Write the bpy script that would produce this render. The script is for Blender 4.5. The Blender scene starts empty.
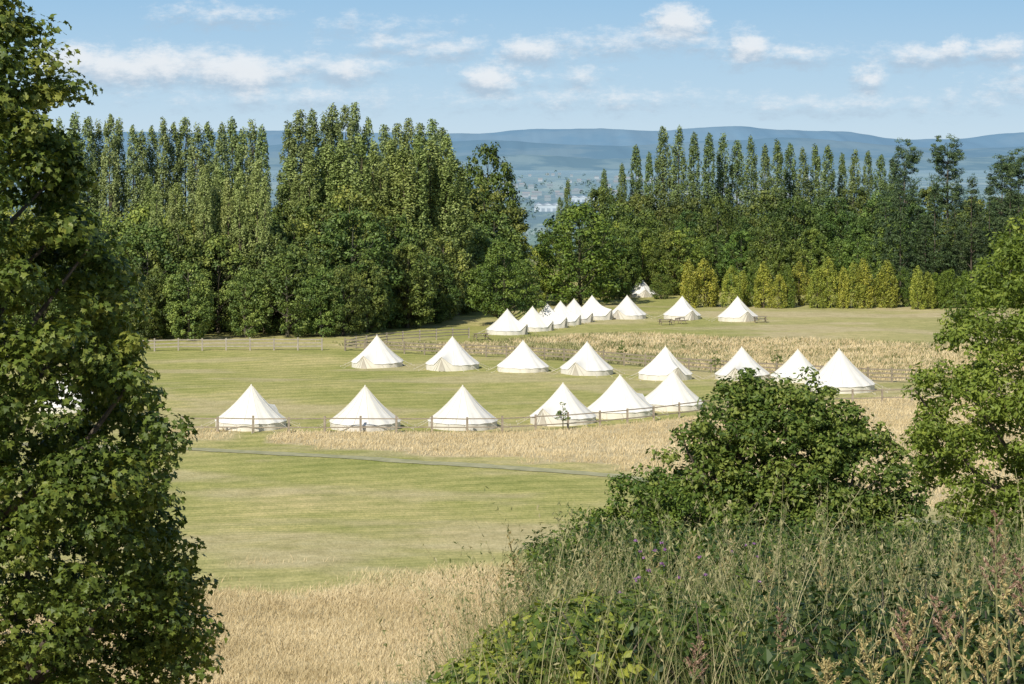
import bpy, numpy as np, math
from mathutils import Vector
rng=np.random.default_rng(11)
sc=bpy.context.scene
col=sc.collection
R=math.radians

# ------------------------------------------------------------------ helpers
def sstep(a,b,x):
    t=np.clip((x-a)/(b-a),0,1); return t*t*(3-2*t)
def _h(i,j,s):
    n=np.sin(i*127.1+j*311.7+s*74.7)*43758.5453
    return n-np.floor(n)
def vn(x,y,s=0):
    x=np.asarray(x,float);y=np.asarray(y,float)
    i=np.floor(x);j=np.floor(y);f=x-i;g=y-j
    f=f*f*(3-2*f);g=g*g*(3-2*g)
    return (_h(i,j,s)*(1-f)+_h(i+1,j,s)*f)*(1-g)+(_h(i,j+1,s)*(1-f)+_h(i+1,j+1,s)*f)*g
def fbm(x,y,s=0,o=4):
    t=0;a=.5;n=0
    for k in range(o):
        t=t+a*vn(x*2**k,y*2**k,s+k*3.3);n+=a;a*=.5
    return t/n
HP=np.array([(-200,21),(-80,20.6),(0,20.4),(6,19.1),(10,18.0),(20,15),(30,12),(45,8),(60,4.8),(72,2.85),(85,2.47),(147,1.40),(420,-3.3),(1500,-55),(4000,-60),(60000,-60)])
BP=np.array([(4,0),(12,1.2),(18,1.6),(26,2.5),(34,3.5),(45,4.0),(60,2),(75,0)])
def gz(x,y):
    x=np.asarray(x,float);y=np.asarray(y,float)
    z=0
    for o in (-4,-2,0,2,4): z=z+np.interp(y+o,HP[:,0],HP[:,1])/5
    b=np.interp(y,BP[:,0],BP[:,1])*sstep(-.095,.03,x/np.maximum(y,4))
    m=np.clip((y-75)/30,0,1)*np.clip((600-y)/200,0,1)
    return z+b+(fbm(x/22,y/22,5,2)-.5)*.7*m+(fbm(x/3,y/3,9,2)-.5)*.12*np.clip((600-y)/200,0,1)
def gzf(x,y): return float(gz(x,y))
def unit(v): return v/np.maximum(np.linalg.norm(v,axis=-1,keepdims=True),1e-9)
def rdir(n): return unit(rng.normal(size=(n,3)))

class MB:
    def __init__(s): s.v=[];s.f=[];s.t=[];s.m=[];s.n=0
    def add(s,v,f,t=0.5,m=0):
        v=np.asarray(v,float).reshape(-1,3);f=np.asarray(f,int)
        s.v.append(v);s.f.append(f+s.n)
        s.t.append(np.broadcast_to(np.asarray(t,float),(len(v),)).copy());s.m.append(m);s.n+=len(v)
    def mesh(s,name,mats,smooth=False,attrs=None):
        me=bpy.data.meshes.new(name)
        v=np.concatenate(s.v);t=np.concatenate(s.t)
        me.vertices.add(len(v));me.vertices.foreach_set('co',v.astype(np.float32).ravel())
        lt=np.concatenate([np.full(len(f),f.shape[1]) for f in s.f])
        mi=np.concatenate([np.full(len(f),m) for f,m in zip(s.f,s.m)])
        li=np.concatenate([f.ravel() for f in s.f])
        me.loops.add(len(li));me.loops.foreach_set('vertex_index',li.astype(np.int32))
        me.polygons.add(len(lt));me.polygons.foreach_set('loop_start',(np.cumsum(lt)-lt).astype(np.int32))
        for m in mats: me.materials.append(m)
        me.polygons.foreach_set('material_index',mi.astype(np.int32))
        me.polygons.foreach_set('use_smooth',np.full(len(lt),smooth,dtype=bool))
        a=me.attributes.new('tint','FLOAT','POINT');a.data.foreach_set('value',t.astype(np.float32))
        if attrs:
            for k,val in attrs.items():
                a=me.attributes.new(k,'FLOAT','POINT');a.data.foreach_set('value',val.astype(np.float32))
        me.update(calc_edges=True);me.validate()
        return me
def obj(name,data,parent=None,loc=(0,0,0),rot=0,scl=(1,1,1),color=None):
    o=bpy.data.objects.new(name,data);col.objects.link(o)
    o.location=loc;o.rotation_euler=(0,0,rot);o.scale=scl
    if color: o.color=(*color,1)
    if parent: o.parent=parent
    return o
def empty(name,loc=(0,0,0),rot=0,s=1):
    return obj(name,None,None,loc,rot,(s,s,s))
def tube(mb,pts,rad,sides=6,t=.5,m=0):
    pts=np.asarray(pts,float);K=len(pts);rad=np.broadcast_to(np.asarray(rad,float),(K,))
    tg=unit(np.gradient(pts,axis=0))
    ref=np.array([0,0,1.]) if abs(tg[0,2])<.8 else np.array([1.,0,0])
    a=unit(np.cross(tg,ref));b=np.cross(tg,a)
    th=np.linspace(0,2*np.pi,sides,endpoint=False)
    v=pts[:,None]+rad[:,None,None]*(a[:,None]*np.cos(th)[None,:,None]+b[:,None]*np.sin(th)[None,:,None])
    i=np.arange(K-1)[:,None]*sides;j=np.arange(sides)[None];j2=(j+1)%sides
    f=np.stack([i+j,i+j2,i+sides+j2,i+sides+j],-1).reshape(-1,4)
    mb.add(v.reshape(-1,3),f,t,m)
def box(mb,c,s,t=.5,m=0,rz=0):
    c=np.array(c,float);s=np.array(s,float)/2
    v=np.array([(x,y,z) for x in(-1,1) for y in(-1,1) for z in(-1,1)])*s
    cr,sr=math.cos(rz),math.sin(rz)
    v=np.stack([v[:,0]*cr-v[:,1]*sr,v[:,0]*sr+v[:,1]*cr,v[:,2]],-1)+c
    mb.add(v,[(0,1,3,2),(4,6,7,5),(0,4,5,1),(2,3,7,6),(0,2,6,4),(1,5,7,3)],t,m)
def leafs(mb,pos,nrm,size,asp=.6,t=.5,kind='quad',m=0,tan=None):
    N=len(pos);size=np.broadcast_to(size,(N,))[:,None]
    n=unit(nrm)
    tg=unit(np.cross(n,rdir(N))) if tan is None else unit(tan-n*np.sum(n*tan,-1,keepdims=True))
    b=np.cross(n,tg)
    if kind=='quad':
        sh=[(.5,0,0),(0,.5*asp,-.06),(-.5,0,0),(0,-.5*asp,-.06)];F=[(0,1,2,3)]
    elif kind=='fold':
        sh=[(-.5,0,0),(-.1,.5*asp,-.14),(.5,0,-.1),(-.1,-.5*asp,-.14)];F=[(0,1,2),(0,2,3)]
    elif kind=='maple':
        A=[(0,.55),(28,.3),(52,.5),(80,.27),(115,.42),(165,.15),(195,.15),(245,.42),(280,.27),(308,.5),(332,.3)]
        sh=[(r*math.cos(R(a)),r*math.sin(R(a)),-.25*r*abs(math.sin(R(a)))) for a,r in A];F=[tuple(range(11))]
    k=len(sh)
    v=np.stack([pos+size*(tg*a+b*c+n*d) for a,c,d in sh],1)
    F=np.array(F);f=(np.arange(N)[:,None,None]*k+F[None]).reshape(-1,F.shape[1])
    tt=np.repeat(np.broadcast_to(t,(N,)),k)
    mb.add(v.reshape(-1,3),f,tt,m)
def clump_leaves(mb,c,r,per,size,asp=.6,kind='quad',up=.5,flat=.75,m=0,tb=None,out=.7,rnd=.6):
    M=len(c);per=int(per);d=rdir(M*per)
    u=rng.uniform(.25,1,M*per)**.5
    rr=np.repeat(r,per)
    p=np.repeat(c,per,0)+d*(rr*u)[:,None]*np.array([1,1,flat])
    n=d*out+np.array([0,0,up])+rdir(M*per)*rnd
    t0=np.repeat(rng.uniform(.2,.8,M) if tb is None else tb,per)
    t=np.clip(t0+rng.normal(0,.16,M*per),0,1)
    leafs(mb,p,n,size*rng.uniform(.65,1.25,M*per),asp,t,kind,m)

# ------------------------------------------------------------------ materials
def newmat(name):
    m=bpy.data.materials.new(name);m.use_nodes=True
    nt=m.node_tree;nt.nodes.clear();return m,nt
def N(nt,t,**k):
    n=nt.nodes.new(t)
    for a,b in k.items(): setattr(n,a,b)
    return n
def ramp(nt,fac,stops):
    r=N(nt,'ShaderNodeValToRGB');e=r.color_ramp.elements
    while len(e)<len(stops): e.new(.5)
    for i,(p,c) in enumerate(stops): e[i].position=p;e[i].color=(*c,1)
    nt.links.new(fac,r.inputs[0]);return r.outputs[0]
def mixc(nt,f,a,b,mode='MIX'):
    m=N(nt,'ShaderNodeMix',data_type='RGBA',blend_type=mode)
    for s,v in ((0,f),(6,a),(7,b)):
        if hasattr(v,'links'): nt.links.new(v,m.inputs[s])
        elif s==0: m.inputs[0].default_value=v
        else: m.inputs[s].default_value=(*v,1)
    return m.outputs[2]
def noise(nt,vec,scale,det=4,rough=.55):
    n=N(nt,'ShaderNodeTexNoise');n.inputs['Scale'].default_value=scale;n.inputs['Detail'].default_value=det;n.inputs['Roughness'].default_value=rough
    if vec is not None: nt.links.new(vec,n.inputs['Vector'])
    return n.outputs['Fac']
def leafmat(name,dark,mid,light,trans=.25,spec=.3,rough=.5):
    m,nt=newmat(name);L=nt.links.new
    at=N(nt,'ShaderNodeAttribute',attribute_name='tint')
    c=ramp(nt,at.outputs['Fac'],[(0,dark),(.5,mid),(1,light)])
    oi=N(nt,'ShaderNodeObjectInfo');c=mixc(nt,1,c,oi.outputs['Color'],'MULTIPLY')
    p=N(nt,'ShaderNodeBsdfPrincipled');L(c,p.inputs['Base Color']);p.inputs['Roughness'].default_value=rough;p.inputs['Specular IOR Level'].default_value=spec
    o=N(nt,'ShaderNodeOutputMaterial')
    if trans>0:
        tr=N(nt,'ShaderNodeBsdfTranslucent');L(mixc(nt,1,c,(1.5,1.5,.7),'MULTIPLY'),tr.inputs['Color'])
        mx=N(nt,'ShaderNodeMixShader');mx.inputs[0].default_value=trans
        L(p.outputs[0],mx.inputs[1]);L(tr.outputs[0],mx.inputs[2]);L(mx.outputs[0],o.inputs[0])
    else: L(p.outputs[0],o.inputs[0])
    return m
def simplemat(name,c1,c2,scale=3,rough=.8,bump=0,trans=0,spec=.3):
    m,nt=newmat(name);L=nt.links.new
    tc=N(nt,'ShaderNodeTexCoord');nf=noise(nt,tc.outputs['Object'],scale,5,.6)
    c=ramp(nt,nf,[(.3,c1),(.7,c2)])
    oi=N(nt,'ShaderNodeObjectInfo');c=mixc(nt,1,c,oi.outputs['Color'],'MULTIPLY')
    p=N(nt,'ShaderNodeBsdfPrincipled');L(c,p.inputs['Base Color']);p.inputs['Roughness'].default_value=rough;p.inputs['Specular IOR Level'].default_value=spec
    if bump:
        b=N(nt,'ShaderNodeBump');b.inputs['Strength'].default_value=bump;b.inputs['Distance'].default_value=.05;L(nf,b.inputs['Height']);L(b.outputs[0],p.inputs['Normal'])
    out=p.outputs[0]
    if trans:
        tr=N(nt,'ShaderNodeBsdfTranslucent');L(c,tr.inputs['Color']);mx=N(nt,'ShaderNodeMixShader');mx.inputs[0].default_value=trans
        L(p.outputs[0],mx.inputs[1]);L(tr.outputs[0],mx.inputs[2]);out=mx.outputs[0]
    o=N(nt,'ShaderNodeOutputMaterial');L(out,o.inputs[0]);return m

M_maple=leafmat('maple_leaf',(.045,.075,.014),(.12,.165,.026),(.27,.285,.055),trans=.22)
M_oak=leafmat('oak_leaf',(.045,.085,.016),(.12,.175,.03),(.25,.285,.06),trans=.2)
M_ash=leafmat('ash_leaf',(.08,.12,.018),(.17,.23,.033),(.29,.34,.06))
M_wood=leafmat('woodland_leaf',(.055,.085,.022),(.13,.165,.037),(.25,.27,.065),trans=0)
M_pop=leafmat('poplar_leaf',(.11,.145,.05),(.22,.26,.085),(.34,.37,.15),trans=0)
M_con=leafmat('conifer_needle',(.035,.055,.025),(.065,.1,.036),(.11,.15,.05),trans=0)
M_hedge=leafmat('cypress_foliage',(.12,.15,.03),(.27,.3,.055),(.44,.43,.09),trans=0)
M_bark=simplemat('bark',(.07,.055,.04),(.16,.13,.1),4,.9,.4)
M_fence=simplemat('weathered_wood',(.3,.26,.2),(.48,.43,.35),3,.85)
M_canvas=simplemat('tent_canvas',(.8,.78,.72),(.87,.85,.8),1.2,.9,.25,.12,.1)
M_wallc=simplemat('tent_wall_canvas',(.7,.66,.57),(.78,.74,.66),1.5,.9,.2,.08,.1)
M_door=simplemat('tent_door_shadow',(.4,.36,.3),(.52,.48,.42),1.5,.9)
M_rope=simplemat('rope',(.55,.5,.42),(.65,.6,.5),5,.9)
M_tar=simplemat('worn_track',(.27,.275,.16),(.42,.4,.25),1.2,1,spec=0)
M_dry=leafmat('dry_grass',(.46,.37,.2),(.62,.51,.3),(.75,.64,.42),trans=0,spec=0)
M_grs=leafmat('tall_grass',(.06,.09,.028),(.16,.18,.065),(.46,.4,.22),trans=.2,spec=.2)
M_brm=leafmat('bramble_leaf',(.03,.06,.014),(.09,.14,.026),(.27,.3,.05),trans=.25)
M_seed=leafmat('seed_head',(.24,.18,.08),(.4,.32,.14),(.56,.48,.24),trans=.1,spec=.1)
M_red=leafmat('dock_seed',(.14,.075,.055),(.28,.17,.12),(.42,.3,.22),trans=.1,spec=.1)
M_purple=leafmat('thistle_flower',(.15,.06,.17),(.28,.13,.32),(.45,.28,.48),trans=.2,spec=.1)

# ------------------------------------------------------------------ ground
lowB=np.array([(-60,160),(-18,160),(-17,139),(-16,137.6),(-7.5,133.6),(-.8,130.7),(6.9,127.4),(22,112.7),(28,105),(60,98)])
uppB=np.array([(-60,141),(-18,141),(-16.9,146),(-8,146.3),(0,147),(7,149.5),(14,154.8),(24,163),(33,170),(60,174)])
lowC=np.array([(-60,236),(-20,226),(-12,219),(-1.3,211.8),(9,203.5),(18.6,197),(30,189),(37,183),(60,176)])
uppC=np.array([(-60,232),(-20,227),(-10,225),(-3.6,226),(5.7,237),(16.6,240),(32,232),(45,226),(60,220)])
def dryness(x,y):
    j=(fbm(x/5,y/3,21,4)-.5)
    a=1-sstep(84,94,y+16*j-.25*(x+12))
    yy=y+7*j
    b=sstep(-.8,.8,yy-np.interp(x,lowB[:,0],lowB[:,1]))*sstep(-.8,.8,np.interp(x,uppB[:,0],uppB[:,1])-y-1.0*j)
    c=sstep(-1.5,1.5,yy-np.interp(x,lowC[:,0],lowC[:,1]))*sstep(-2,2,np.interp(x,uppC[:,0],uppC[:,1])-yy)
    c=c*np.clip(.35+.65*sstep(.35,.55,fbm(x/6,y/9,31,3))+.5*sstep(14,26,x),0,1)
    e=sstep(140,142,y)*(1-sstep(146,148,y))*sstep(-26,-24.5,x)*(1-sstep(-20.5,-19,x))
    g=sstep(271,274,yy)*(1-sstep(280,284,yy))*sstep(15,30,x)*.8
    return np.clip(np.maximum.reduce([a,b,c,e*.8,g]),0,1)*(y<300)
ys=np.concatenate([np.arange(-80,20,2),np.arange(20,72,1),np.arange(72,300,.6),np.arange(300,450,3),450*np.exp(np.linspace(0,np.log(60000/450),90))])
us=np.linspace(-1,1,421)
Y,U=np.meshgrid(ys,us,indexing='ij');X=U*(60+.45*np.maximum(Y,0));Z=gz(X,Y)
ny,nx=Y.shape
i=np.arange(ny-1)[:,None]*nx;j=np.arange(nx-1)[None]
F=np.stack([i+j,i+j+1,i+nx+j+1,i+nx+j],-1).reshape(-1,4)
mb=MB();mb.add(np.stack([X,Y,Z],-1).reshape(-1,3),F)
dry=dryness(X,Y)
patch=sstep(.47,.7,fbm(X/11,Y/5,61,4))*.55*(Y>60)*(Y<300)+.25*sstep(20,34,X)*sstep(165,185,Y)*(Y<300)+.2*(1-sstep(90,108,Y))*(Y>60)
dry=np.clip(np.maximum(dry,patch),0,1).ravel()
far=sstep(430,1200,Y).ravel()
m,nt=newmat('meadow_ground');L=nt.links.new
ge=N(nt,'ShaderNodeNewGeometry');pos=ge.outputs['Position']
def att(n): return N(nt,'ShaderNodeAttribute',attribute_name=n).outputs['Fac']
def mapv(s,rz=0):
    k=N(nt,'ShaderNodeMapping');k.inputs['Scale'].default_value=s;k.inputs['Rotation'].default_value=(0,0,rz);L(pos,k.inputs[0]);return k.outputs[0]
n1=noise(nt,pos,.06,5,.6);n2=noise(nt,pos,.7,6,.7);n3=noise(nt,mapv((1,.5,1)),5,4,.7)
g=ramp(nt,n1,[(.3,(.285,.31,.095)),(.5,(.375,.37,.14)),(.68,(.49,.44,.21))])
g=mixc(nt,.5,g,ramp(nt,n2,[(.3,(.5,.6,.38)),(.7,(1.35,1.25,1.25))]),'MULTIPLY')
# mowing swaths: two sets of broad, wobbling lines
for rz_,sc_,f_ in ((68,.14,.3),(82,.45,.28)):
    w=N(nt,'ShaderNodeTexWave');w.inputs['Scale'].default_value=sc_;w.inputs['Distortion'].default_value=2.2;w.inputs['Detail'].default_value=3;w.inputs['Detail Scale'].default_value=.6;L(mapv((1,1,1),R(rz_)),w.inputs['Vector'])
    g=mixc(nt,f_,g,ramp(nt,w.outputs['Fac'],[(.15,(.68,.74,.6)),(.85,(1.28,1.2,1.25))]),'MULTIPLY')
g=mixc(nt,.55,g,ramp(nt,n3,[(.25,(.5,.58,.38)),(.75,(1.45,1.35,1.4))]),'MULTIPLY')
dcol=ramp(nt,n2,[(.25,(.4,.32,.17)),(.5,(.54,.45,.27)),(.8,(.64,.56,.36))])
dcol=mixc(nt,.4,dcol,ramp(nt,n3,[(.25,(.5,.5,.4)),(.75,(1.3,1.3,1.3))]),'MULTIPLY')
c=mixc(nt,att('dry'),g,dcol)
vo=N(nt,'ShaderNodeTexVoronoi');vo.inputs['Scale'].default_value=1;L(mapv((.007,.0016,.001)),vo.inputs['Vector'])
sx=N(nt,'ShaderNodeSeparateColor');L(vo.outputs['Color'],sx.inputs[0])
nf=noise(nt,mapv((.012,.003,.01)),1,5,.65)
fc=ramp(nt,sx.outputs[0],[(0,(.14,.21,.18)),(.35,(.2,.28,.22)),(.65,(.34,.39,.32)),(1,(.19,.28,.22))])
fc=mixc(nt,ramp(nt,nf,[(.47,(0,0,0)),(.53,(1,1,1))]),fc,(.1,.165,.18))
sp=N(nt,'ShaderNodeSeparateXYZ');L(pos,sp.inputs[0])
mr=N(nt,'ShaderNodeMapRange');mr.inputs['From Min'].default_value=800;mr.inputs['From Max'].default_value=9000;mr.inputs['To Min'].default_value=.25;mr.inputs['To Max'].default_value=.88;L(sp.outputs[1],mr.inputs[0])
fc=mixc(nt,mr.outputs[0],fc,(.25,.38,.47))  # aerial haze painted into the ground colour, blue-grey growing with distance
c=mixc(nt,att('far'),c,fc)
p=N(nt,'ShaderNodeBsdfPrincipled');L(c,p.inputs['Base Color']);p.inputs['Roughness'].default_value=.95;p.inputs['Specular IOR Level'].default_value=.1
b=N(nt,'ShaderNodeBump');b.inputs['Strength'].default_value=.6;b.inputs['Distance'].default_value=.12;L(n3,b.inputs['Height']);L(b.outputs[0],p.inputs['Normal'])
o=N(nt,'ShaderNodeOutputMaterial');L(p.outputs[0],o.inputs[0])
M_ground=m
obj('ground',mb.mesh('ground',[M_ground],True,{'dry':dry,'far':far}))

# path
pp=np.array([(-70,146),(-40,140),(-23,136),(-14.2,133.2),(-7.3,130.2),(-.8,127.6),(5.5,124.8),(7.9,123),(11.2,119.4),(21,109),(30,98)])
xs=np.linspace(-70,30,400);yc=np.interp(xs,pp[:,0],pp[:,1])
k=np.ones(13)/13;yc[6:-6]=np.convolve(yc,k,'valid')
hw=.6+.35*fbm(xs/3,xs*0,4,2)
rows=[]
for q in (-1,-.5,0,.5,1):
    y_=yc+q*hw+(.4*(fbm(xs*1.1,xs*0+q,8,3)-.5) if abs(q)==1 else 0);rows.append(np.stack([xs,y_,gz(xs,y_)+.03],-1))
V=np.stack(rows,1);ii=np.arange(399)[:,None]*5;jj=np.arange(4)[None]
mb=MB();mb.add(V.reshape(-1,3),np.stack([ii+jj,ii+5+jj,ii+5+jj+1,ii+jj+1],-1).reshape(-1,4))
obj('footpath',mb.mesh('footpath',[M_tar],True))

def grass_field(name,x0,x1,y0,y1,n,h,w,mat,blades=4,keep=.4,tintoff=0,mask=dryness,ln=.3):
    x=rng.uniform(x0,x1,n);y=rng.uniform(y0,y1,n)
    k=mask(x,y)>rng.uniform(keep,1,n);x=x[k];y=y[k]
    x=np.repeat(x,blades)+rng.normal(0,.22,len(x)*blades);y=np.repeat(y,blades)+rng.normal(0,.22,len(y)*blades)
    n=len(x);z=gz(x,y);a=rng.uniform(0,6.28,n);hh=h*rng.uniform(.45,1.2,n)*(.6+.8*fbm(x/2.5,y/2.5,55,3))
    s=np.stack([np.cos(a),np.sin(a),a*0],-1)*(w/2);lean=np.stack([rng.normal(.12,ln*1.3,n)*hh,rng.normal(0,ln*1.3,n)*hh,hh],-1)
    base=np.stack([x,y,z-.02],-1)
    v=np.stack([base-s,base+s,base+lean*np.array([.45,.45,.6])+s*.8,base+lean,base+lean*np.array([.45,.45,.6])-s*.8],1)
    f=np.arange(n)[:,None]*5+np.arange(5)[None]
    t=np.clip(.1+.8*fbm(x/4,y/4,77,3)+rng.normal(0,.13,n)+tintoff,0,1)
    mb=MB();mb.add(v.reshape(-1,3),f,np.repeat(t,5));obj(name,mb.mesh(name,[mat]))
grass_field('dry_grass_meadow',-22,30,70,96,34000,.32,.022,M_dry,6,.1)
grass_field('dry_grass_strip',-40,50,96,174,56000,.3,.035,M_dry,4,.35)
grass_field('dry_grass_bank',-25,60,176,245,22000,.4,.06,M_dry,4,.45)
grass_field('rough_green_grass',-30,55,186,244,12000,.35,.08,M_grs,4,.1,.1,mask=lambda x,y:(dryness(x+3,y)>.2)*.8)

# ------------------------------------------------------------------ trees
def tree_mesh(name,H,prof,nc,cr,per,ls,mat,kind='quad',trunk=.2,z0=.12,limbs=14,lump=.25,asp=.65,flat=.75,up=.5,vertical=False,seed=0,surf=.55,core=0):
    mb=MB();pz,pr=np.array(prof).T
    zt=np.linspace(z0,1,200);rr=np.interp(zt,pz,pr);w=(rr+(.35 if vertical else .08)*rr.max());w=w/w.sum()
    t=rng.choice(zt,nc,p=w)+rng.normal(0,.01,nc);t=np.clip(t,z0,1)
    th=rng.uniform(0,2*np.pi,nc);r=np.interp(t,pz,pr)*rng.uniform(surf**2,1,nc)**.5
    r=r*(1-lump+2*lump*vn(th*1.3+seed,t*H/2.2,seed)*1.0)
    if core:
        q=int(nc*core);r[:q]*=rng.uniform(.15,.75,q)
    c=np.stack([np.cos(th)*r,np.sin(th)*r,t*H],-1)
    tb=np.clip(.45+.6*(vn(th*2,t*H*.6,seed+9)-.5)+rng.normal(0,.15,nc),0,1)
    rad=cr*rng.uniform(.6,1.3,nc)
    clump_leaves(mb,c,rad,per,ls,asp,kind,up,1.8 if vertical else flat,0,tb)
    K=8;tz=np.linspace(0,.88,K)*H
    tp=np.stack([np.cumsum(rng.normal(0,trunk*.25,K))*.5,np.cumsum(rng.normal(0,trunk*.25,K))*.5,tz],-1);tp[0,:2]=0;tp[0,2]=-.4
    tr=trunk*np.linspace(1,.15,K);tr[0]*=1.4
    tube(mb,tp,tr,8,.5,1)
    for q in rng.choice(nc,min(limbs,nc),replace=False):
        e=c[q];dist=math.hypot(e[0],e[1]);zs=max(H*.08,e[2]-dist*(.9 if not vertical else 3))
        zs=min(zs,H*.8);s=np.array([np.interp(zs,tz,tp[:,0]),np.interp(zs,tz,tp[:,1]),zs]);mid=(s+e)/2+np.array([0,0,-.08*dist])+rng.normal(0,.05*dist+.01,3)
        r0=trunk*.45*(1-zs/H)+.02
        tube(mb,[s,(s+mid)/2,mid,(mid+e)/2,e],[r0,r0*.8,r0*.6,r0*.4,r0*.2],5,.5,1)
    return mb.mesh(name,[mat,M_bark])
broad=[(.05,.55),(.2,.85),(.4,1),(.6,.95),(.8,.72),(.93,.4),(1,.1)]
def sp_(p,s): return [(a,b*s) for a,b in p]
BR=[tree_mesh('broadleaf_%d'%k,14,sp_(broad,4.6+.4*k),250,.85,46,.4,M_wood,seed=k*7+1,z0=.05,trunk=.25,surf=.75,lump=.3) for k in range(4)]
pop=[(.05,.6),(.15,.9),(.5,1),(.75,.85),(.9,.55),(1,.15)]
PO=[tree_mesh('poplar_%d'%k,28,sp_(pop,1.3+.15*k),290,.55,34,.36,M_pop,vertical=True,seed=k*5+3,z0=.05,lump=.2,trunk=.3,up=.2,asp=.6,surf=.6) for k in range(4)]
conp=[(.05,1),(.3,.85),(.6,.5),(.85,.2),(1,.02)]
CO=[tree_mesh('conifer_%d'%k,18,sp_(conp,4),260,.75,36,.38,M_con,seed=k*3+2,flat=.4,z0=.08,lump=.3,asp=.4,up=.8) for k in range(2)]
cyp=[(0,.85),(.2,1),(.6,.85),(.85,.5),(1,.05)]
CY=[tree_mesh('cypress_%d'%k,6.5,sp_(cyp,1.35+.15*k),170,.38,36,.2,M_hedge,seed=k*3+5,vertical=True,z0=.03,lump=.2,trunk=.1,limbs=4,surf=.7,up=.3) for k in range(3)]
pinp=[(.45,.3),(.55,.8),(.75,1),(.9,.9),(1,.4)]
PI=tree_mesh('pine_0',26,sp_(pinp,3.0),130,.95,80,.4,M_con,seed=4,flat=.5,z0=.5,lump=.35,limbs=30,trunk=.35,asp=.4,up=.8)

def plant(par,meshes,Href,x,y,h,wid=1,color=(1,1,1),name='tree'):
    me=meshes[rng.integers(len(meshes))];s=h/Href
    return obj(name,me,par,(x,y,gzf(x,y)-.1),rng.uniform(0,6.28),(s*wid,s*wid,s),color)
def jit(c,a=.12):
    k=1+rng.uniform(-a,a);return (c[0]*k*(1+rng.uniform(-a,a)*.6),c[1]*k,c[2]*k)

edge=np.array([(-110,216),(-68,222),(-40.7,227),(-18.8,234),(-10.8,262),(-1.7,288)])
W=empty('woodland')
ts=np.concatenate([[0],np.cumsum(np.linalg.norm(np.diff(edge,axis=0),axis=1))])
for off,h0,h1,stp,cb in ((3,8,11.5,4.2,(.95,1.05,.95)),(10,11,15,5,(.9,1,.9)),(20,14,18,6,(1.05,1.1,.9)),(32,16,20,6.5,(1.1,1.15,.9)),(46,17,21,7,(.9,.95,.85))):
    for s in np.arange(0,ts[-1]+8,stp):
        x=np.interp(s,ts,edge[:,0])+rng.normal(0,1)-off*.25;y=np.interp(s,ts,edge[:,1])+off+rng.normal(0,1.5)
        k=rng.uniform(h0,h1)
        if x<-26 and off>15: k*=.85
        plant(W,BR,14,x,y,k,rng.uniform(.75,1.05),jit(cb,.28))
PR=empty('poplar_row')
for px,top in ((60,118),(75,112),(88,116),(98,120),(110,113),(119,118),(133,124),(142,130),(152,124),(163,117),(174,121),(185,118),(197,124),(208,122),(222,124),(232,118),(243,128),(252,120),(262,126),(288,122),(300,112),(312,109),(325,112),(333,104),(345,107),(355,104),(368,116),(384,126),(398,124),(409,119),(420,124),(432,120),(442,128)):
    y=305+rng.uniform(-4,4);x=(px-512)/2000*y;h=22+(150-top)/2000*y+1.0
    plant(PR,PO,28,x,y,h,rng.uniform(.85,1.15),jit((.88,.95,.9),.1))
for px,top in ((205,168),(220,165),(240,172),(258,160),(176,185),(150,178),(290,158),(310,150),(328,146),(342,140),(360,135),(374,142),(390,138),(404,142),(418,136),(430,142),(446,136),(456,160),(298,175),(335,165),(380,165),(350,180),(410,170),(440,165)):
    y=272+rng.uniform(-5,5);x=(px-512)/2000*y;h=22+(150-top)/2000*y+.6
    plant(PR,PO,28,x,y,h,rng.uniform(1.1,1.6) if px>280 else 1.2,jit((1.0,1.06,.82),.1))
for px,top in ((204,178),(216,170),(228,182),(240,172),(257,166),(265,180),(156,190),(172,196)):
    y=243+rng.uniform(-2,2);x=(px-512)/2000*y;h=22+(150-top)/2000*y+.4
    plant(PR,PO,28,x,y,h,.95,jit((1.15,1.15,1.0),.08))
PR2=empty('poplar_row')
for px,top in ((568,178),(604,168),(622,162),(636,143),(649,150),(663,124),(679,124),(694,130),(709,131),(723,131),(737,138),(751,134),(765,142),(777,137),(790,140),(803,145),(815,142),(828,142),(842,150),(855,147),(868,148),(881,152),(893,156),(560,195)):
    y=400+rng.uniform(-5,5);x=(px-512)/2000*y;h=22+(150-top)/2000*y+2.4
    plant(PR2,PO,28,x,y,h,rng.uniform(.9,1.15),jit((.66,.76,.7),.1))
W2=empty('woodland')
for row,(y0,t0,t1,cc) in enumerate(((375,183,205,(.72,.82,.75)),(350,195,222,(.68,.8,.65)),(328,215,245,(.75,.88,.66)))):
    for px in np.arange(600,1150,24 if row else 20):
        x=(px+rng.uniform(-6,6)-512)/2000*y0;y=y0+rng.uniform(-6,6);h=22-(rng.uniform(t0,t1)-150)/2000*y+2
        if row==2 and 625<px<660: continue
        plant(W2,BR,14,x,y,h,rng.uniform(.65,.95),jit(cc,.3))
for px,top in ((885,190),(900,178),(918,192),(935,180),(955,195),(972,178),(990,186),(1010,172),(1030,180),(1050,170),(925,215),(960,222),(995,218),(1025,215)):
    y=rng.uniform(312,325);x=(px-512)/2000*y;h=22-(top-150)/2000*y+1.6
    plant(W2,CO,18,x,y,h,.9,jit((.85,.9,.85)))
for px,top,hc in ((905,134,.8),(948,130,.95),(1003,150,1),(1018,143,.9)):
    y=360;x=(px-512)/2000*y;plant(None,[PI],26,x,y,22+(150-top)/2000*y+1.6,hc,(1.1,1.15,1.1),'pine_tree')
plant(None,BR,14,-4.0,330,25.0,.66,(.6,.7,.5),'oak_tree')
plant(None,BR,14,-7.5,318,20,.8,(.65,.78,.55),'oak_tree')
plant(None,BR,14,10.2,300,15.2,1.15,(.8,.98,.6),'oak_tree')
plant(None,BR,14,2.5,300,9.5,.8,(1.35,1.35,.8),'field_maple_tree')
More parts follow.
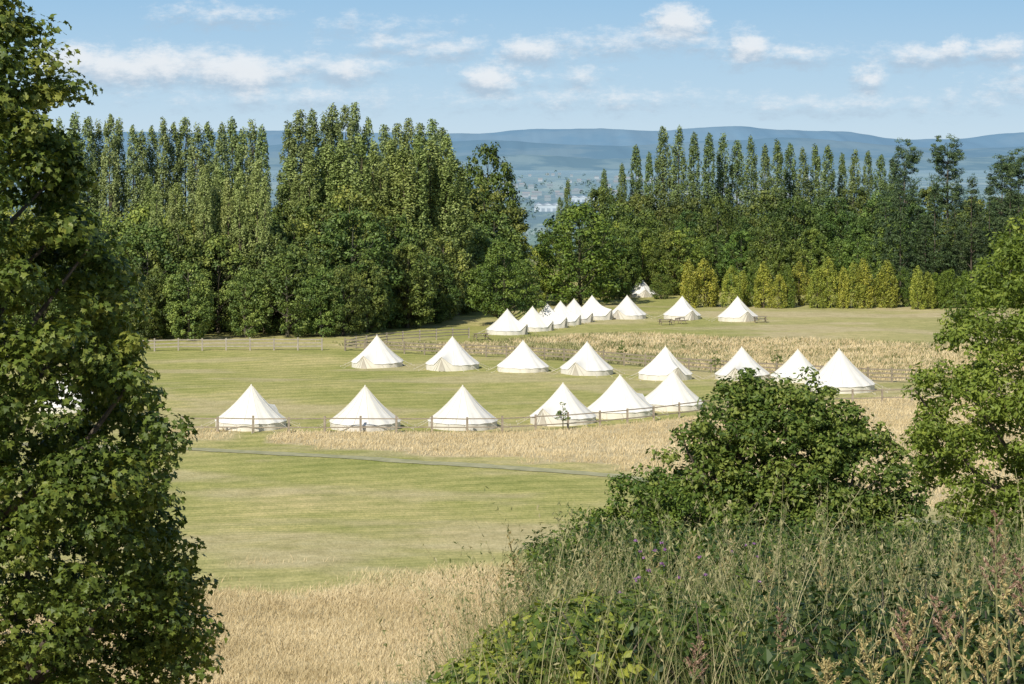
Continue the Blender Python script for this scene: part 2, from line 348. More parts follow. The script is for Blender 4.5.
plant(None,BR,14,7,318,12.5,.7,(1,1.1,.7),'field_maple_tree')
plant(None,BR,14,18.5,345,15,.8,(.75,.88,.6),'oak_tree')
plant(None,BR,14,17.6,330,11.5,.7,(1.35,1.35,.8),'field_maple_tree')
plant(None,BR,14,22.0,336,11,.75,(1.15,1.2,.75),'field_maple_tree')
plant(None,BR,14,28,326,11,.9,(1.1,1.2,.75),'field_maple_tree')
plant(None,BR,14,14.5,322,13,.8,(.7,.82,.6),'oak_tree')
plant(None,BR,14,23.5,347,13,.9,(.8,.9,.65),'oak_tree')
plant(None,BR,14,17.0,316,5,1.0,(.9,1,.65),'hazel_bush')
plant(None,BR,14,23.6,317,4.2,1.0,(.8,.9,.6),'hazel_bush')
H_=empty('conifer_hedge')
for px in np.arange(690,945,12.5):
    y=rng.uniform(291,299);x=(px+rng.uniform(-4,4)-512)/2000*y
    h=rng.uniform(5.0,7.3);c=((1.02,1.0,.75) if rng.random()<.68 else (.42,.56,.4))
    plant(H_,CY,6.5,x,y,h,rng.uniform(.8,1.15),jit(c,.14))
for px in np.arange(935,1080,15):
    plant(H_,CY,6.5,(px-512)/2000*295,295,rng.uniform(4,6),1.2,jit((.5,.65,.4),.1))
FT=tree_mesh('field_tree',10.6,[(.15,4),(.25,4.9),(.4,5.0),(.6,4.2),(.8,2.7),(1,.4)],260,.75,70,.27,M_wood,seed=44,trunk=.28,z0=.2,limbs=24,lump=.3)
obj('lime_tree',FT,None,(-1.1,254.5,gzf(-1.1,254.5)),.5,(1,1,1.02),(.78,.95,.66))
SP=tree_mesh('sapling_mesh',2.4,[(.2,.3),(.4,.5),(.7,.4),(1,.1)],22,.15,40,.09,M_wood,seed=3,trunk=.05,z0=.35,limbs=8)
for x,y in ((11.2,203.5),(3.75,147.2),(19.5,192),(26,196)): obj('sapling',SP,None,(x,y,gzf(x,y)),x,(1,1,.9),(.8,.95,.6))

# near trees
LT=tree_mesh('near_maple',14.6,[(.02,4.7),(.12,4.35),(.32,3.9),(.46,3.65),(.62,3.25),(.72,2.8),(.85,2.3),(.93,1.6),(1,.6)],1450,.5,92,.16,M_maple,'maple',.32,.04,60,.24,seed=12,surf=.75,up=.5,flat=.6,core=.25)
obj('maple_tree',LT,None,(-9.85,35,gzf(-9.85,35)-.2),1.2)
RT=tree_mesh('near_ash',9,[(.02,2.2),(.2,3.0),(.5,3.1),(.7,2.7),(.88,1.8),(1,.5)],860,.44,85,.15,M_ash,'fold',.2,.03,24,.24,asp=.5,seed=22,surf=.75,flat=.6,core=.25)
obj('ash_tree',RT,None,(13.75,50,20.9-9.2),.4)
def lobe_tree(name,lobes,ls,mat,dens,kind='fold',cr=.3,per=60,base=(0,0,0),trunk=.1):
    mb=MB()
    for lx,ly,lz,r,fz in lobes:
        nc=int(dens*r*r);d=rdir(nc);c=np.array([lx,ly,lz])+d*r*(rng.uniform(.3,1,nc)**.5)[:,None]*np.array([1,1,fz])*(.75+.5*vn(d[:,0]*3+lx,d[:,2]*3,3))[:,None]
        clump_leaves(mb,c,cr*rng.uniform(.6,1.35,nc),per,ls,.62,kind,.5,.65)
        e=np.array([lx,ly,lz]);b0=np.array(base,float);mid=(b0+e)/2+rng.normal(0,.1,3)
        tube(mb,[b0,(b0+mid)/2,mid,(mid+e)/2,e],trunk*np.array([1,.8,.65,.45,.25]),7,.5,1)
        for q in range(7):
            e2=c[rng.integers(nc)];tube(mb,[e*.6+mid*.4,(e+e2)/2+rng.normal(0,.06,3),e2],trunk*np.array([.35,.2,.08]),5,.5,1)
    return mb.mesh(name,[mat,M_bark])
bx,by=5.5,42;bz=17.35-4.4
lob=[(0,0,2.6,1.6,.95),(.3,-.2,1.7,1.7,.9),(-.9,-.1,3.35,.95,.85),(.4,.1,3.5,1.0,.85),(1.25,.1,3.05,1.0,.8),(1.85,0,2.2,1.2,.9),(2.3,.1,1.1,1.15,.9),(-1.6,-.1,2.5,.9,.9),(-1.95,-.1,1.6,.9,.9),(1.1,-.6,1.0,1.5,.8),(-.8,-.6,1.2,1.5,.8),(-.5,.2,3.9,.6,.8)]
OB=lobe_tree('bush_mesh',lob,.115,M_oak,50,base=(.2,0,-.6),cr=.29,per=66)
obj('oak_sapling_tree',OB,None,(bx,by,bz))
lob2=[(0,0,1.5,.8,.9),(-.75,0,.9,.8,.8),(.7,0,1.0,.9,.8),(-.2,-.3,.5,1.1,.7),(-1.4,-.1,.2,.8,.8),(.6,-.2,.2,1.1,.8)]
OB2=lobe_tree('bush2_mesh',lob2,.09,M_oak,75,base=(0,0,-.4),cr=.25,per=55,trunk=.06)
obj('hawthorn_bush',OB2,None,(2.7,40,22-(462-150)/2000*40-2.3),0,(1,1,1),(.85,.93,.75))

# ------------------------------------------------------------------ tents
def tent_parts():
    nth=96;ns=12;th=np.linspace(-np.pi,np.pi,nth,endpoint=False);s=np.linspace(0,1,ns)
    T,S=np.meshgrid(th,s,indexing='ij')
    door=np.clip(1-np.abs(T)/R(22),0,1)
    scal=np.abs(np.cos(T*7))
    r=2.5*(1-S)*(1+.03*(scal-.6)*(1-S))+.035
    z=.52+2.45*(S-.075*np.sin(np.pi*S))-.05*(1-scal)*(1-S)**2+.8*door*(1-S)**1.9
    r=r+.22*door*(1-S)**2
    Vt=np.stack([r*np.sin(T),-r*np.cos(T),z],-1)
    i=np.arange(nth)[:,None];j=np.arange(ns-1)[None];i2=(i+1)%nth
    F=np.stack([i*ns+j,i2*ns+j,i2*ns+j+1,i*ns+j+1],-1).reshape(-1,4)
    a=MB();a.add(Vt.reshape(-1,3),F);roof=a.mesh('canvas_roof',[M_canvas],True)
    e=Vt[:,0];rr=np.hypot(e[:,0],e[:,1]);k=((rr-.06)/rr)[:,None]
    top=np.concatenate([e[:,:2]*k,e[:,2:]-.01],1);bot=np.concatenate([e[:,:2]*k*1.005,e[:,2:]*0-.1],1)
    Vw=np.stack([top,bot],1);a=MB();i=np.arange(nth);i2=(i+1)%nth
    a.add(Vw.reshape(-1,3),np.stack([i*2,i*2+1,i2*2+1,i2*2],-1));wall=a.mesh('canvas_wall',[M_wallc],True)
    a=MB()
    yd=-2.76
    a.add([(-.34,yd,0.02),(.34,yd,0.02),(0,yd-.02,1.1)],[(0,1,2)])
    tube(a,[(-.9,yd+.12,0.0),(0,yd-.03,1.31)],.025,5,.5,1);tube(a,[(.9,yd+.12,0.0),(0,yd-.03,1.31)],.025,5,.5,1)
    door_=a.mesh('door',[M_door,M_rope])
    a=MB()
    for q in range(14):
        t=2*np.pi*(q+.5)/14-np.pi
        if abs(t)<R(20): continue
        d=np.array([math.sin(t),-math.cos(t),0])
        tube(a,[d*2.52+np.array([0,0,.52]),d*3.6],.012,4);tube(a,[d*3.58+np.array([0,0,.12]),d*3.64+np.array([0,0,-.1])],.02,5)
    ropes=a.mesh('guy_ropes',[M_rope])
    a=MB();tube(a,[(0,0,2.86),(0,0,2.96),(0,0,3.02),(0,0,3.07)],[.09,.075,.05,.01],10);cap=a.mesh('pole_cap',[M_wallc],True)
    a=MB()
    for q in range(14):
        t=2*np.pi*q/14-np.pi+.0001
        if abs(t)<R(20): continue
        pts=[]
        for s_ in np.linspace(0.02,.98,8):
            r_=2.5*(1-s_)*(1+.03*.4*(1-s_))+.045;pts.append((r_*math.sin(t),-r_*math.cos(t),.52+2.45*(s_-.075*math.sin(math.pi*s_))+.008))
        tube(a,pts,.014,4)
    seam=a.mesh('seams',[M_wallc])
    return [('canvas_roof',roof),('canvas_wall',wall),('door',door_),('guy_ropes',ropes),('pole_cap',cap),('seams',seam)]
TP=tent_parts()
def tent(x,y,rot,s=1.0):
    e=empty('bell_tent',(x,y,gzf(x,y)+.0),R(rot),s)
    e.rotation_euler=(R(rng.uniform(-1.2,1.2)),R(rng.uniform(-1.2,1.2)),R(rot))
    k=rng.uniform(.94,1.02)
    for n,me in TP: obj(n,me,e,color=(k,k,k*rng.uniform(.96,1)))
tents=[(-19.4,148.6,150,1.04),(-10.9,148.6,165,1.04),(-3.7,150,170,1.03),(3.9,152.6,-35,1.0),(8.5,156.5,140,1.05),(12.9,161,150,1),
(-13.4,199,-25,1.02),(-5.8,195,-20,1.04),(1.05,192,160,.98),(7.1,190,-25,1),(14.3,186.7,20,1),(21.5,186.7,-20,1),(26.4,184.8,160,.98),(28.7,175,150,1.2),
(15.6,270.5,-30,1.02),(23.0,270.5,25,1),(30.1,266.5,20,1.06),(-.6,243.6,60,1),(2.5,249,70,.98),(4.5,254,60,1),(6.3,258.5,65,1),(8.1,263,60,1),(10.8,268.5,60,1.05),(20.9,323,10,.95),(-35.8,160,140,1)]
for t in tents: tent(*t)

# ------------------------------------------------------------------ fences
def fence(name,pts,h=1.15,rails=3,sp=2.6,th=.05,color=(1,1,1),rh=.05):
    pts=np.array(pts,float);L_=np.concatenate([[0],np.cumsum(np.linalg.norm(np.diff(pts,axis=0),axis=1))])
    ss=np.arange(0,L_[-1],sp);x=np.interp(ss,L_,pts[:,0]);y=np.interp(ss,L_,pts[:,1]);z=gz(x,y)
    a=MB();e=empty(name)
    for q in range(len(ss)):
        hh=h*rng.uniform(.96,1.08);box(a,(x[q],y[q],z[q]+hh/2-.1),(.16,.16,hh+.2),rz=rng.uniform(-.1,.1))
    obj('posts',a.mesh('posts',[M_fence]),e,color=color)
    a=MB()
    for q in range(len(ss)-1):
        for k in range(rails):
            zz=h*(.35+.55*k/(rails-1));o=rng.normal(0,.012,2)
            p0=np.array([x[q],y[q]-.09,z[q]+zz+o[0]]);p1=np.array([x[q+1],y[q+1]-.09,z[q+1]+zz+o[1]])
            d=np.array([0,0,rh]);t=np.array([0,th,0])
            a.add([p0-d,p0+d,p0+d+t,p0-d+t,p1-d,p1+d,p1+d+t,p1-d+t],[(0,4,5,1),(1,5,6,2),(2,6,7,3),(3,7,4,0),(0,1,2,3),(7,6,5,4)])
    obj('rails',a.mesh('rails',[M_fence]),e,color=color)
fence('wooden_fence',[(-75,214),(-39,216.5),(-18,215.6)],1.3,3,2.6,.05,(.85,.85,.85),.06)
fence('wooden_fence',[(-18,215.6),(-1.2,208),(10.7,199.5),(20.1,193.7),(36.9,181),(60,168)],1.3,3,2.4,.05,(.6,.57,.52),.065)
fence('wooden_fence',[(-24,145.5),(-16,145.2),(-8,145.8),(0,147),(7,149.8),(14,155),(24,163),(50,169)],1.15,2,2.6,.03,(.75,.71,.66),.04)
fence('wooden_fence',[(-18,216),(-14,226),(-6,234),(-4,236)],1.2,3,2.6,.05,(.8,.78,.75))
def picnic(x,y,rot):
    a=MB()
    for k in range(5): box(a,(0,(k-2)*.15,.75),(1.8,.13,.04))
    for s in(-1,1):
        for k in(0,1): box(a,(0,s*(.68+.14*k),.45),(1.8,.12,.04))
        box(a,(s*.65,0,.41),(.06,1.5,.08));box(a,(s*.65,0,.69),(.06,.72,.07))
        for w_ in(-1,1): tube(a,[(s*.7,w_*.6,0),(s*.7,w_*.25,.72)],.045,4)
    e=empty('picnic_table',(x,y,gzf(x,y)),R(rot));obj('boards_and_legs',a.mesh('picnic_table',[M_fence]),e,color=(.6,.55,.5))
for q in ((19.8,258,10),(22,262,60),(-3.6,232,20),(32.5,262,0)): picnic(*q)

# ------------------------------------------------------------------ valley and hills
def ridge(name,y0,depth,prof,mat,s):
    a=np.linspace(-.5,.5,700);px=512+a*2000
    top=np.interp(px,*np.array(prof).T)
    n=fbm(px/60,px*0,s,5)-.5
    hz=22+(150-top+n*5)/2000*y0
    V=[]
    for q,(f,dy) in enumerate(((0,-1),(.25,-.75),(.5,-.5),(.75,-.3),(.93,-.1),(1,0),(.8,.3),(0,1))):
        yy=y0+depth*dy
        wob=(fbm(px/25,px*0+q*.35,s+2,4)-.5)*.22*(1 if 0<q<5 else 0)
        V.append(np.stack([a*y0,np.full_like(a,yy),-62+(hz+62)*np.clip(f+wob,0,1.0)],-1))
    V=np.stack(V,1);i=np.arange(699)[:,None]*8;j=np.arange(7)[None]
    mb=MB();mb.add(V.reshape(-1,3),np.stack([i+j,i+8+j,i+8+j+1,i+j+1],-1).reshape(-1,4));obj(name,mb.mesh(name,[mat],True))
def hillmat(name,c1,c2,sc_):  # hill colours have distance haze baked in, bluer on the farther ridges
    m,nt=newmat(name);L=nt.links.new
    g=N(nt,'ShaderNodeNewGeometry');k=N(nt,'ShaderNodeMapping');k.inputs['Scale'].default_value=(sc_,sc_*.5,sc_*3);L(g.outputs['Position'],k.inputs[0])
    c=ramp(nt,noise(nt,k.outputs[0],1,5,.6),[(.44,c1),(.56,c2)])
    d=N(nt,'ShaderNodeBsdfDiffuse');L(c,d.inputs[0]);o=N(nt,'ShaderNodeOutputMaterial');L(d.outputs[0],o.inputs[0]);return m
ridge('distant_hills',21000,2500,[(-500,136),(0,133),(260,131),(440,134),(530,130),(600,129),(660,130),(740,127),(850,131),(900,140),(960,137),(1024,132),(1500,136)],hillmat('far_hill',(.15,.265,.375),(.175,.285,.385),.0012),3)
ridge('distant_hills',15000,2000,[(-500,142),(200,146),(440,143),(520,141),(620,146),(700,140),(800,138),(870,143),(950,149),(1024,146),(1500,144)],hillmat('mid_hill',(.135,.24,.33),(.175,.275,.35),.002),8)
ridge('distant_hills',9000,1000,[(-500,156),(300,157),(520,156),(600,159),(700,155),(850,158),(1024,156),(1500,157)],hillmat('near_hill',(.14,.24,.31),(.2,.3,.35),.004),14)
M_vt=leafmat('valley_leaf',(.09,.15,.155),(.125,.19,.185),(.17,.24,.21),trans=0,spec=0)  # leaf greens shifted towards blue, valley haze is part of the colour
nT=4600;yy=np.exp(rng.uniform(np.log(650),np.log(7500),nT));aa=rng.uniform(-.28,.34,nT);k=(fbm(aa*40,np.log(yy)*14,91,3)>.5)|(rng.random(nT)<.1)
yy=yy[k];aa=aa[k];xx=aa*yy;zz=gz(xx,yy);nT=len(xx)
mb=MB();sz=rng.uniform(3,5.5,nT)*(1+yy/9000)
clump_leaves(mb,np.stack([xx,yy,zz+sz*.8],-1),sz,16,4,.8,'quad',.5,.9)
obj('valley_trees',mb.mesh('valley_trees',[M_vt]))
M_wh=simplemat('white_cladding',(.42,.48,.52),(.5,.56,.6),.05,.6);M_rf=simplemat('grey_roof',(.25,.31,.36),(.3,.36,.42),.05,.6)  # white and grey dulled to blue-grey, haze put into the colours
def shed(x,y,w,d,h,ns=3):
    z=gzf(x,y);e=empty('warehouse',(x,y,z))
    a=MB();box(a,(0,0,h/2),(w,d,h));obj('walls',a.mesh('walls',[M_wh]),e)
    a=MB()
    for q in range(ns):
        x0=-w/2+w*q/ns;x1=x0+w/ns;xm=(x0+x1)/2
        a.add([(x0,-d/2-.5,h+.1),(xm,-d/2-.5,h+2.5),(x1,-d/2-.5,h+.1),(x0,d/2+.5,h+.1),(xm,d/2+.5,h+2.5),(x1,d/2+.5,h+.1)],[(0,1,4,3),(1,2,5,4)]);a.add([(x0,-d/2-.4,h+.1),(xm,-d/2-.4,h+2.4),(x1,-d/2-.4,h+.1)],[(0,1,2)],m=1)
    obj('roof',a.mesh('roof',[M_rf,M_wh]),e)
    a=MB()
    for q in range(5): box(a,(-w/2+w*(q+.5)/5,-d/2-.1,2.2),(w/9,.3,4.2))
    obj('doors',a.mesh('doors',[M_rf]),e)
shed(47,2600,36,60,8);shed(110,3100,40,50,7)
M_tw=leafmat('town_wall',(.22,.28,.31),(.28,.33,.36),(.38,.42,.45),trans=0,spec=0);M_tr=leafmat('town_roof',(.17,.22,.26),(.21,.25,.28),(.25,.26,.28),trans=0,spec=0)  # house colours carry painted haze, low contrast and bluish
mb=MB();nH=300;hy=rng.uniform(2700,6500,nH);ha=rng.uniform(-.03,.16,nH)
for x,y in zip(ha*hy,hy):
    if fbm(x/150,y/260,17,2)<.5: continue
    z=gzf(x,y);w_=rng.uniform(8,14);d_=8;h_=rng.uniform(4,6);t_=rng.random();box(mb,(x,y,z+h_/2),(w_,d_,h_),t_)
    mb.add([(x-w_/2,y-d_/2-.3,z+h_),(x+w_/2,y-d_/2-.3,z+h_),(x+w_/2,y,z+h_+3),(x-w_/2,y,z+h_+3),(x-w_/2,y+d_/2,z+h_),(x+w_/2,y+d_/2,z+h_)],[(0,1,2,3),(3,2,5,4)],rng.random(),1)
obj('town',mb.mesh('town',[M_tw,M_tr]))

# ------------------------------------------------------------------ foreground bank
def bankpts(n,d0,d1,a0,a1):
    d=rng.uniform(d0**1.5,d1**1.5,n)**(1/1.5);a=rng.uniform(a0,a1,n);return a*d,d
def ribbons(mb,x,y,h,w,lean,t,m=0,seg=5):
    n=len(x);a=rng.uniform(0,np.pi,n);s=np.stack([np.cos(a),np.sin(a),a*0],-1)*(w/2)[:,None]
    base=np.stack([x,y,gz(x,y)-.03],-1);ld=rng.uniform(0,6.28,n);l=np.stack([np.cos(ld),np.sin(ld),ld*0],-1)*lean[:,None]
    u=np.linspace(0,1,seg);P=base[:,None]+l[:,None]*(u**2)[None,:,None]+np.array([0,0,1])*(h[:,None]*(u-.12*u**3*(lean/h)[:,None])) [:,:,None]
    wd=(1-u*.75)[None,:,None];V=np.stack([P-s[:,None]*wd,P+s[:,None]*wd],2)
    i=np.arange(n)[:,None]*seg*2;j=np.arange(seg-1)[None]*2
    f=np.stack([i+j,i+j+1,i+j+3,i+j+2],-1).reshape(-1,4);mb.add(V.reshape(-1,3),f,np.repeat(t,seg*2),m);return P
def brambles(name,n,d0,d1,a0,a1,h0,h1,cr,per,ls,color=None,tb=(.2,.7)):
    x,y=bankpts(n,d0,d1,a0,a1);z=gz(x,y)+rng.uniform(h0,h1,n);mb=MB()
    clump_leaves(mb,np.stack([x,y,z],-1),cr*rng.uniform(.6,1.4,n),per,ls,.65,'fold',.7,.6,0,rng.uniform(*tb,n))
    for q in range(0,n,2):
        b=np.array([x[q]+rng.normal(0,.2),y[q]+rng.normal(0,.2),gzf(x[q],y[q])-.05]);e=np.array([x[q],y[q],z[q]+cr*.5]);tube(mb,[b,(b+e)/2+rng.normal(0,.08,3),e],[.012,.009,.004],4,.5,1)
    obj(name,mb.mesh(name,[M_brm,M_bark]),color=color)
brambles('bramble_patch',280,12,20,-.062,.05,.1,.65,.26,120,.07,(1.2,1.15,1),(.3,.95))
brambles('bramble_patch',440,12,30,.02,.16,.0,.6,.32,90,.07,(.85,.88,.82),(.1,.6))
brambles('bramble_patch',460,9,30,.13,.3,.0,.75,.32,95,.07,(.6,.66,.66),(.05,.5))
brambles('undergrowth_shrubs',560,24,46,.01,.32,.1,1.2,.42,80,.09,(.7,.78,.7),(.1,.6))
mb=MB()
x,y=bankpts(7000,9,30,-.06,.3);k=(fbm(x/1.6,y/2.2,140,3)>.42)&(rng.random(len(x))>sstep(.12,.26,x/y)*.6);x=x[k];y=y[k];n=len(x);h=rng.uniform(.45,1.1,n)*(.65+.55*fbm(x/1.2,y/1.2,3,2));t=np.clip(.3+.9*(fbm(x/1.5,y/1.5,66,3)-.3)+rng.normal(0,.22,n),0,1)
P=ribbons(mb,x,y,h,rng.uniform(.006,.013,n)*(y/15),h*rng.uniform(.15,.7,n),t)
x,y=bankpts(1250,9,27,-.06,.3);n=len(x);h=rng.uniform(.85,1.6,n);t=rng.uniform(.5,1,n)
P=ribbons(mb,x,y,h,rng.uniform(.006,.009,n)*(y/15),h*rng.uniform(.05,.5,n),t)
for q in range(7):
    u=.72+.04*q
    k=u*4;i0=min(int(k),3);pp_=P[:,i0]*(1-(k-i0))+P[:,i0+1]*(k-i0)
    for r_ in range(2):
        up=np.tile([0,0,1.],(n,1))+rng.normal(0,.5,(n,3));leafs(mb,pp_+rng.normal(0,.008,(n,3)),rdir(n),.038*rng.uniform(.6,1.3,n),.3,np.clip(t-.05,0,1),'quad',0,up)
obj('tall_grass',mb.mesh('tall_grass',[M_grs]))
def thistle(x,y,h):
    mb=MB();z=gzf(x,y);b=np.array([x,y,z]);l=rng.normal(0,.1,2);top=b+np.array([l[0],l[1],h])
    tube(mb,[b,(b+top)/2+rng.normal(0,.02,3),top],[.008,.006,.004],5,.6,0)
    tips=[top]
    for q in range(5):
        u=rng.uniform(.55,.9);s=b*(1-u)+top*u;e=s+np.array([rng.normal(0,.12),rng.normal(0,.12),rng.uniform(.12,.28)]);tube(mb,[s,(s+e)/2+np.array([0,0,-.02]),e],[.004,.003,.003],4,.6,0);tips.append(e)
    m_=26;u=rng.uniform(.1,.9,m_);s=b+(top-b)*u[:,None];d=rdir(m_)*np.array([1,1,.4]);leafs(mb,s+d*.07,np.array([0,0,1.])+rdir(m_)*.5,.17,.28,rng.uniform(.2,.7,m_),'fold',0,d)
    for e in tips:
        d=rdir(30);leafs(mb,e+d*.012,d,.018,.6,.5,'quad',0)
        d=rdir(24);d[:,2]=np.abs(d[:,2])+.4;d=unit(d);leafs(mb,e+np.array([0,0,.01])+d*.014,rdir(24),.024,.3,rng.uniform(0,1,24),'quad',1,d)
    obj('thistle',mb.mesh('thistle',[M_brm,M_purple]),color=(1.2,1.15,1.2))
for a,d,h in ((.085,15,1.15),(.07,16,1.1),(.115,17,1.2),(.06,14.5,.9)): thistle(a*d,d,h)
def panicle(name,x,y,ztop,mat,L_=.26,lx=0,nb=15,seed=.014,br=.1):
    mb=MB();z=gzf(x,y);b=np.array([x-lx,y+rng.normal(0,.05),z]);top=np.array([x,y,ztop]);mid=(b+top)/2+np.array([-lx*.3,0,.03])
    u=np.linspace(0,1,9)[:,None];C=b*(1-u)**2+2*mid*u*(1-u)+top*u*u
    tube(mb,C,np.linspace(.007,.0025,9),6,.6,0)
    Lt=np.linalg.norm(top-b)
    for q in range(nb):
        f=q/(nb-1);u=1-L_/Lt*(1-f);s=b*(1-u)**2+2*mid*u*(1-u)+top*u*u
        az=q*2.4+rng.uniform(-.4,.4);ln=(br*(1-f)+.02)*rng.uniform(.8,1.2);d=np.array([math.cos(az)*.7,math.sin(az)*.7,.85])
        e=s+d*ln;tube(mb,[s,(s+e)/2,e],[.0022,.0018,.0012],4,.6,0)
        k=int(34*(1-f)+18);v=rng.uniform(.15,1.05,k)[:,None];leafs(mb,s+d*ln*v+rng.normal(0,.003,(k,3)),rdir(k),seed*rng.uniform(.7,1.3,k),.35,rng.uniform(0,1,k),'quad',1,d+rng.normal(0,.25,(k,3)))
    for q in range(5):
        u=rng.uniform(.3,.8);s=b*(1-u)**2+2*mid*u*(1-u)+top*u*u;az=rng.uniform(0,6.28);d=np.array([[math.cos(az),math.sin(az),.6]]);leafs(mb,s[None]+d*.05,np.array([[0,0,1.]])+rdir(1)*.4,.13,.1,.5,'fold',0,d)
    obj(name,mb.mesh(name,[M_grs,mat]))
for a,ys_,d,mt,L_,nm in ((920,603,6,M_seed,.22,'seeding_grass'),(968,572,6,M_seed,.3,'seeding_grass'),(862,636,6,M_seed,.2,'seeding_grass'),(1004,585,5.6,M_seed,.24,'seeding_grass'),(940,648,5.4,M_seed,.16,'seeding_grass'),(985,630,5.4,M_seed,.2,'seeding_grass'),(828,665,6.2,M_seed,.12,'seeding_grass'),
    (995,515,6.5,M_red,.3,'dock_plant'),(1018,560,6.5,M_red,.26,'dock_plant'),(903,612,7,M_red,.18,'dock_plant'),(935,600,7,M_red,.18,'dock_plant'),(780,610,10,M_red,.25,'dock_plant'),(700,640,9,M_red,.2,'dock_plant')):
    panicle(nm,(a-512)/2000*d,d,22-(ys_-150)/2000*d,mt,L_,rng.normal(0,.1),13,.015,.07 if mt is M_red else .085)
for a,ys_ in ((508,530),(516,555),(500,570),(1006,530),(955,545),(650,545),(690,535),(560,560),(600,550),(850,560),(735,535),(820,545),(770,560),(905,550)):
    d=rng.uniform(15,17);panicle('seeding_grass',(a-512)/2000*d,d,22-(ys_-150)/2000*d,M_seed,.4,rng.normal(0,.15),12,.02,.08)

# ------------------------------------------------------------------ light, sky
SE,AZ=40,-27
sv=np.array([math.sin(R(AZ))*math.cos(R(SE)),-math.cos(R(AZ))*math.cos(R(SE)),math.sin(R(SE))])
su=bpy.data.lights.new('sun','SUN');su.energy=5.0;su.angle=R(.53);su.color=(1,.94,.84)
so=bpy.data.objects.new('sun',su);col.objects.link(so)
so.rotation_euler=Vector(-sv).to_track_quat('-Z','Y').to_euler();so.location=(-40,-40,60)
wd=bpy.data.worlds.new('World');sc.world=wd;wd.use_nodes=True;nt=wd.node_tree;nt.nodes.clear();L=nt.links.new
try:
    wd.cycles.sampling_method='MANUAL';wd.cycles.sample_map_resolution=256
except Exception: pass
sky=N(nt,'ShaderNodeTexSky',sky_type='NISHITA');sky.sun_disc=False;sky.sun_elevation=R(SE);sky.sun_rotation=math.atan2(sv[0],sv[1]);sky.ozone_density=1.5;sky.dust_density=.6
tc=N(nt,'ShaderNodeTexCoord');sp=N(nt,'ShaderNodeSeparateXYZ');L(tc.outputs['Generated'],sp.inputs[0])
def mth(op,a,b=None,c=None,tree=None):
    t=tree or nt;n=N(t,'ShaderNodeMath',operation=op)
    for i_,v in enumerate((a,b,c)):
        if v is None: continue
        if hasattr(v,'links'): t.links.new(v,n.inputs[i_])
        else: n.inputs[i_].default_value=v
    return n.outputs[0]
yv=mth('MAXIMUM',sp.outputs[1],.05);az=mth('DIVIDE',sp.outputs[0],yv);el=mth('DIVIDE',sp.outputs[2],yv)
cx=N(nt,'ShaderNodeCombineXYZ');L(az,cx.inputs[0]);L(el,cx.inputs[1])
G=bpy.data.node_groups.new('cloud_density','ShaderNodeTree')
G.interface.new_socket('Vector',in_out='INPUT',socket_type='NodeSocketVector');G.interface.new_socket('Density',in_out='OUTPUT',socket_type='NodeSocketFloat')
gi=N(G,'NodeGroupInput');go=N(G,'NodeGroupOutput')
def vm(op,a,b):
    n=N(G,'ShaderNodeVectorMath',operation=op)
    for i_,v in enumerate((a,b)):
        if v is None: continue
        if hasattr(v,'links'): G.links.new(v,n.inputs[i_])
        else: n.inputs[i_].default_value=v
    return n
nz=N(G,'ShaderNodeTexNoise');nz.inputs['Scale'].default_value=42;nz.inputs['Detail'].default_value=6;nz.inputs['Roughness'].default_value=.68;G.links.new(gi.outputs[0],nz.inputs['Vector'])
dv=vm('MULTIPLY',vm('SUBTRACT',nz.outputs['Color'],(.5,.5,.5)).outputs[0],(.04,.014,0)).outputs[0]
P_=vm('ADD',gi.outputs[0],dv).outputs[0]
cl=[(150,64,100,17,.95),(240,68,66,15,1.0),(75,58,40,14,.9),(215,12,60,8,.45),(345,66,50,11,.65),(400,40,60,8,.4),(445,45,40,9,.6),(535,47,40,10,.9),(490,76,32,12,1.05),(385,22,50,7,.35),(580,73,30,8,.55),(676,18,24,15,1.2),(640,38,85,9,.55),(750,43,24,12,1.0),(790,50,60,7,.5),(868,74,24,8,.75),(925,52,55,9,.6),(955,46,14,9,1.0),(1000,48,26,11,.75),(600,98,140,7,.35),(860,100,150,7,.3),(1060,80,60,10,.7),(300,95,120,7,.35)]
acc=None
for x_,y_,rx,ry,wt in cl:
    s_=vm('SUBTRACT',P_,((x_-512)/2000,(150-y_)/2000,0)).outputs[0]
    l_=vm('MULTIPLY',s_,(1000/rx*1.4,1000/ry*1.4,0)).outputs[0]
    ln=vm('LENGTH',l_,None).outputs['Value']
    v=mth('MULTIPLY',mth('SUBTRACT',1,ln,tree=G),wt,tree=G)
    acc=v if acc is None else mth('MAXIMUM',acc,v,tree=G)
nz2=N(G,'ShaderNodeTexNoise');nz2.inputs['Scale'].default_value=1;nz2.inputs['Detail'].default_value=7;nz2.inputs['Roughness'].default_value=.7
G.links.new(vm('MULTIPLY',gi.outputs[0],(65,150,1)).outputs[0],nz2.inputs['Vector'])
acc=mth('ADD',mth('MAXIMUM',acc,-.55,tree=G),mth('MULTIPLY',mth('SUBTRACT',nz2.outputs['Fac'],.5,tree=G),1.8,tree=G),tree=G)
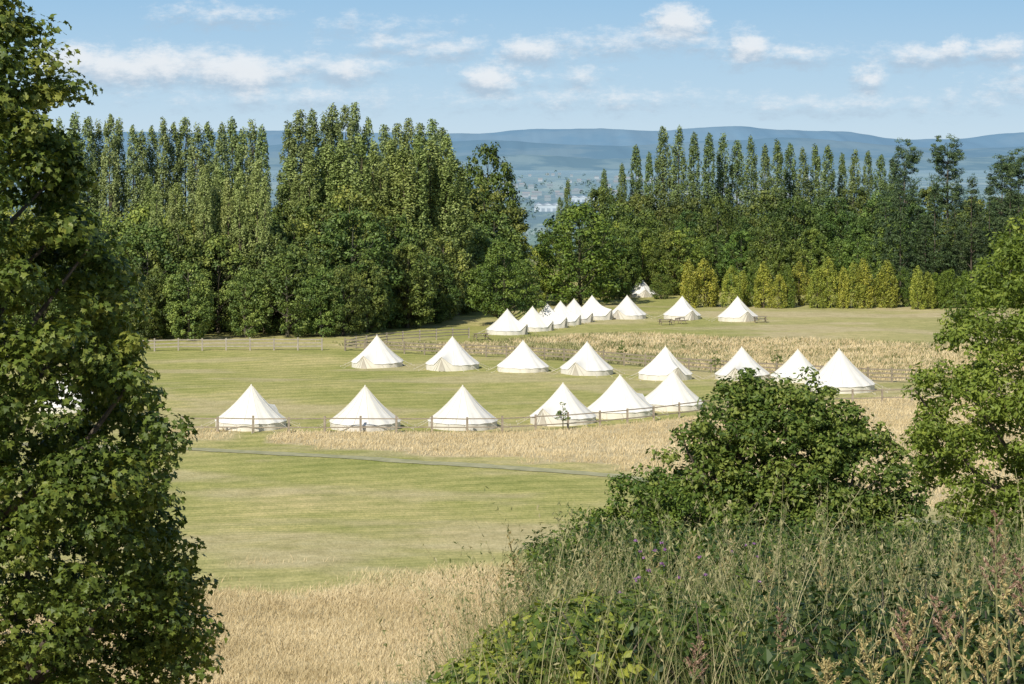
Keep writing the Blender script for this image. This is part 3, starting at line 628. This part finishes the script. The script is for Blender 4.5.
mr=N(G,'ShaderNodeMapRange',interpolation_type='SMOOTHSTEP');mr.inputs['From Min'].default_value=-.05;mr.inputs['From Max'].default_value=.85;G.links.new(acc,mr.inputs[0]);G.links.new(mr.outputs[0],go.inputs[0])
def cloud(off):
    g=N(nt,'ShaderNodeGroup');g.node_tree=G
    a=N(nt,'ShaderNodeVectorMath',operation='ADD');L(cx.outputs[0],a.inputs[0]);a.inputs[1].default_value=off;L(a.outputs[0],g.inputs[0]);return g.outputs[0]
d1=cloud((0,0,0));d2=cloud((.0015,.0055,0))
mre=N(nt,'ShaderNodeMapRange');mre.inputs['From Min'].default_value=0;mre.inputs['From Max'].default_value=.085;L(el,mre.inputs[0])
grad=ramp(nt,mre.outputs[0],[(0,(.6,.74,.84)),(.4,(.47,.66,.82)),(1,(.31,.54,.78))])
low=N(nt,'ShaderNodeMapRange',interpolation_type='SMOOTHSTEP');low.inputs['From Min'].default_value=.1;low.inputs['From Max'].default_value=.4;low.inputs['To Min'].default_value=1;low.inputs['To Max'].default_value=0;L(sp.outputs[2],low.inputs[0])
c=mixc(nt,mth('MULTIPLY',d2,.8),grad,(.43,.545,.67))
c=mixc(nt,mth('MULTIPLY',d1,.85),c,(.86,.89,.92))
bg=N(nt,'ShaderNodeBackground');bg.inputs['Strength'].default_value=.1;L(sky.outputs[0],bg.inputs[0])
bg2=N(nt,'ShaderNodeBackground');bg2.inputs['Strength'].default_value=1;L(c,bg2.inputs[0])
mx=N(nt,'ShaderNodeMixShader');L(low.outputs[0],mx.inputs[0]);L(bg.outputs[0],mx.inputs[1]);L(bg2.outputs[0],mx.inputs[2])
wo=N(nt,'ShaderNodeOutputWorld');L(mx.outputs[0],wo.inputs[0])
sc.view_settings.view_transform='Standard';sc.view_settings.look='None';sc.view_settings.exposure=0

cam=bpy.data.cameras.new('camera');cam.sensor_width=36;cam.lens=2000/1024*36;cam.shift_y=-192/1024;cam.clip_start=.1;cam.clip_end=80000
co=bpy.data.objects.new('camera',cam);col.objects.link(co);co.location=(0,0,22);co.rotation_euler=(R(90),0,0);sc.camera=co
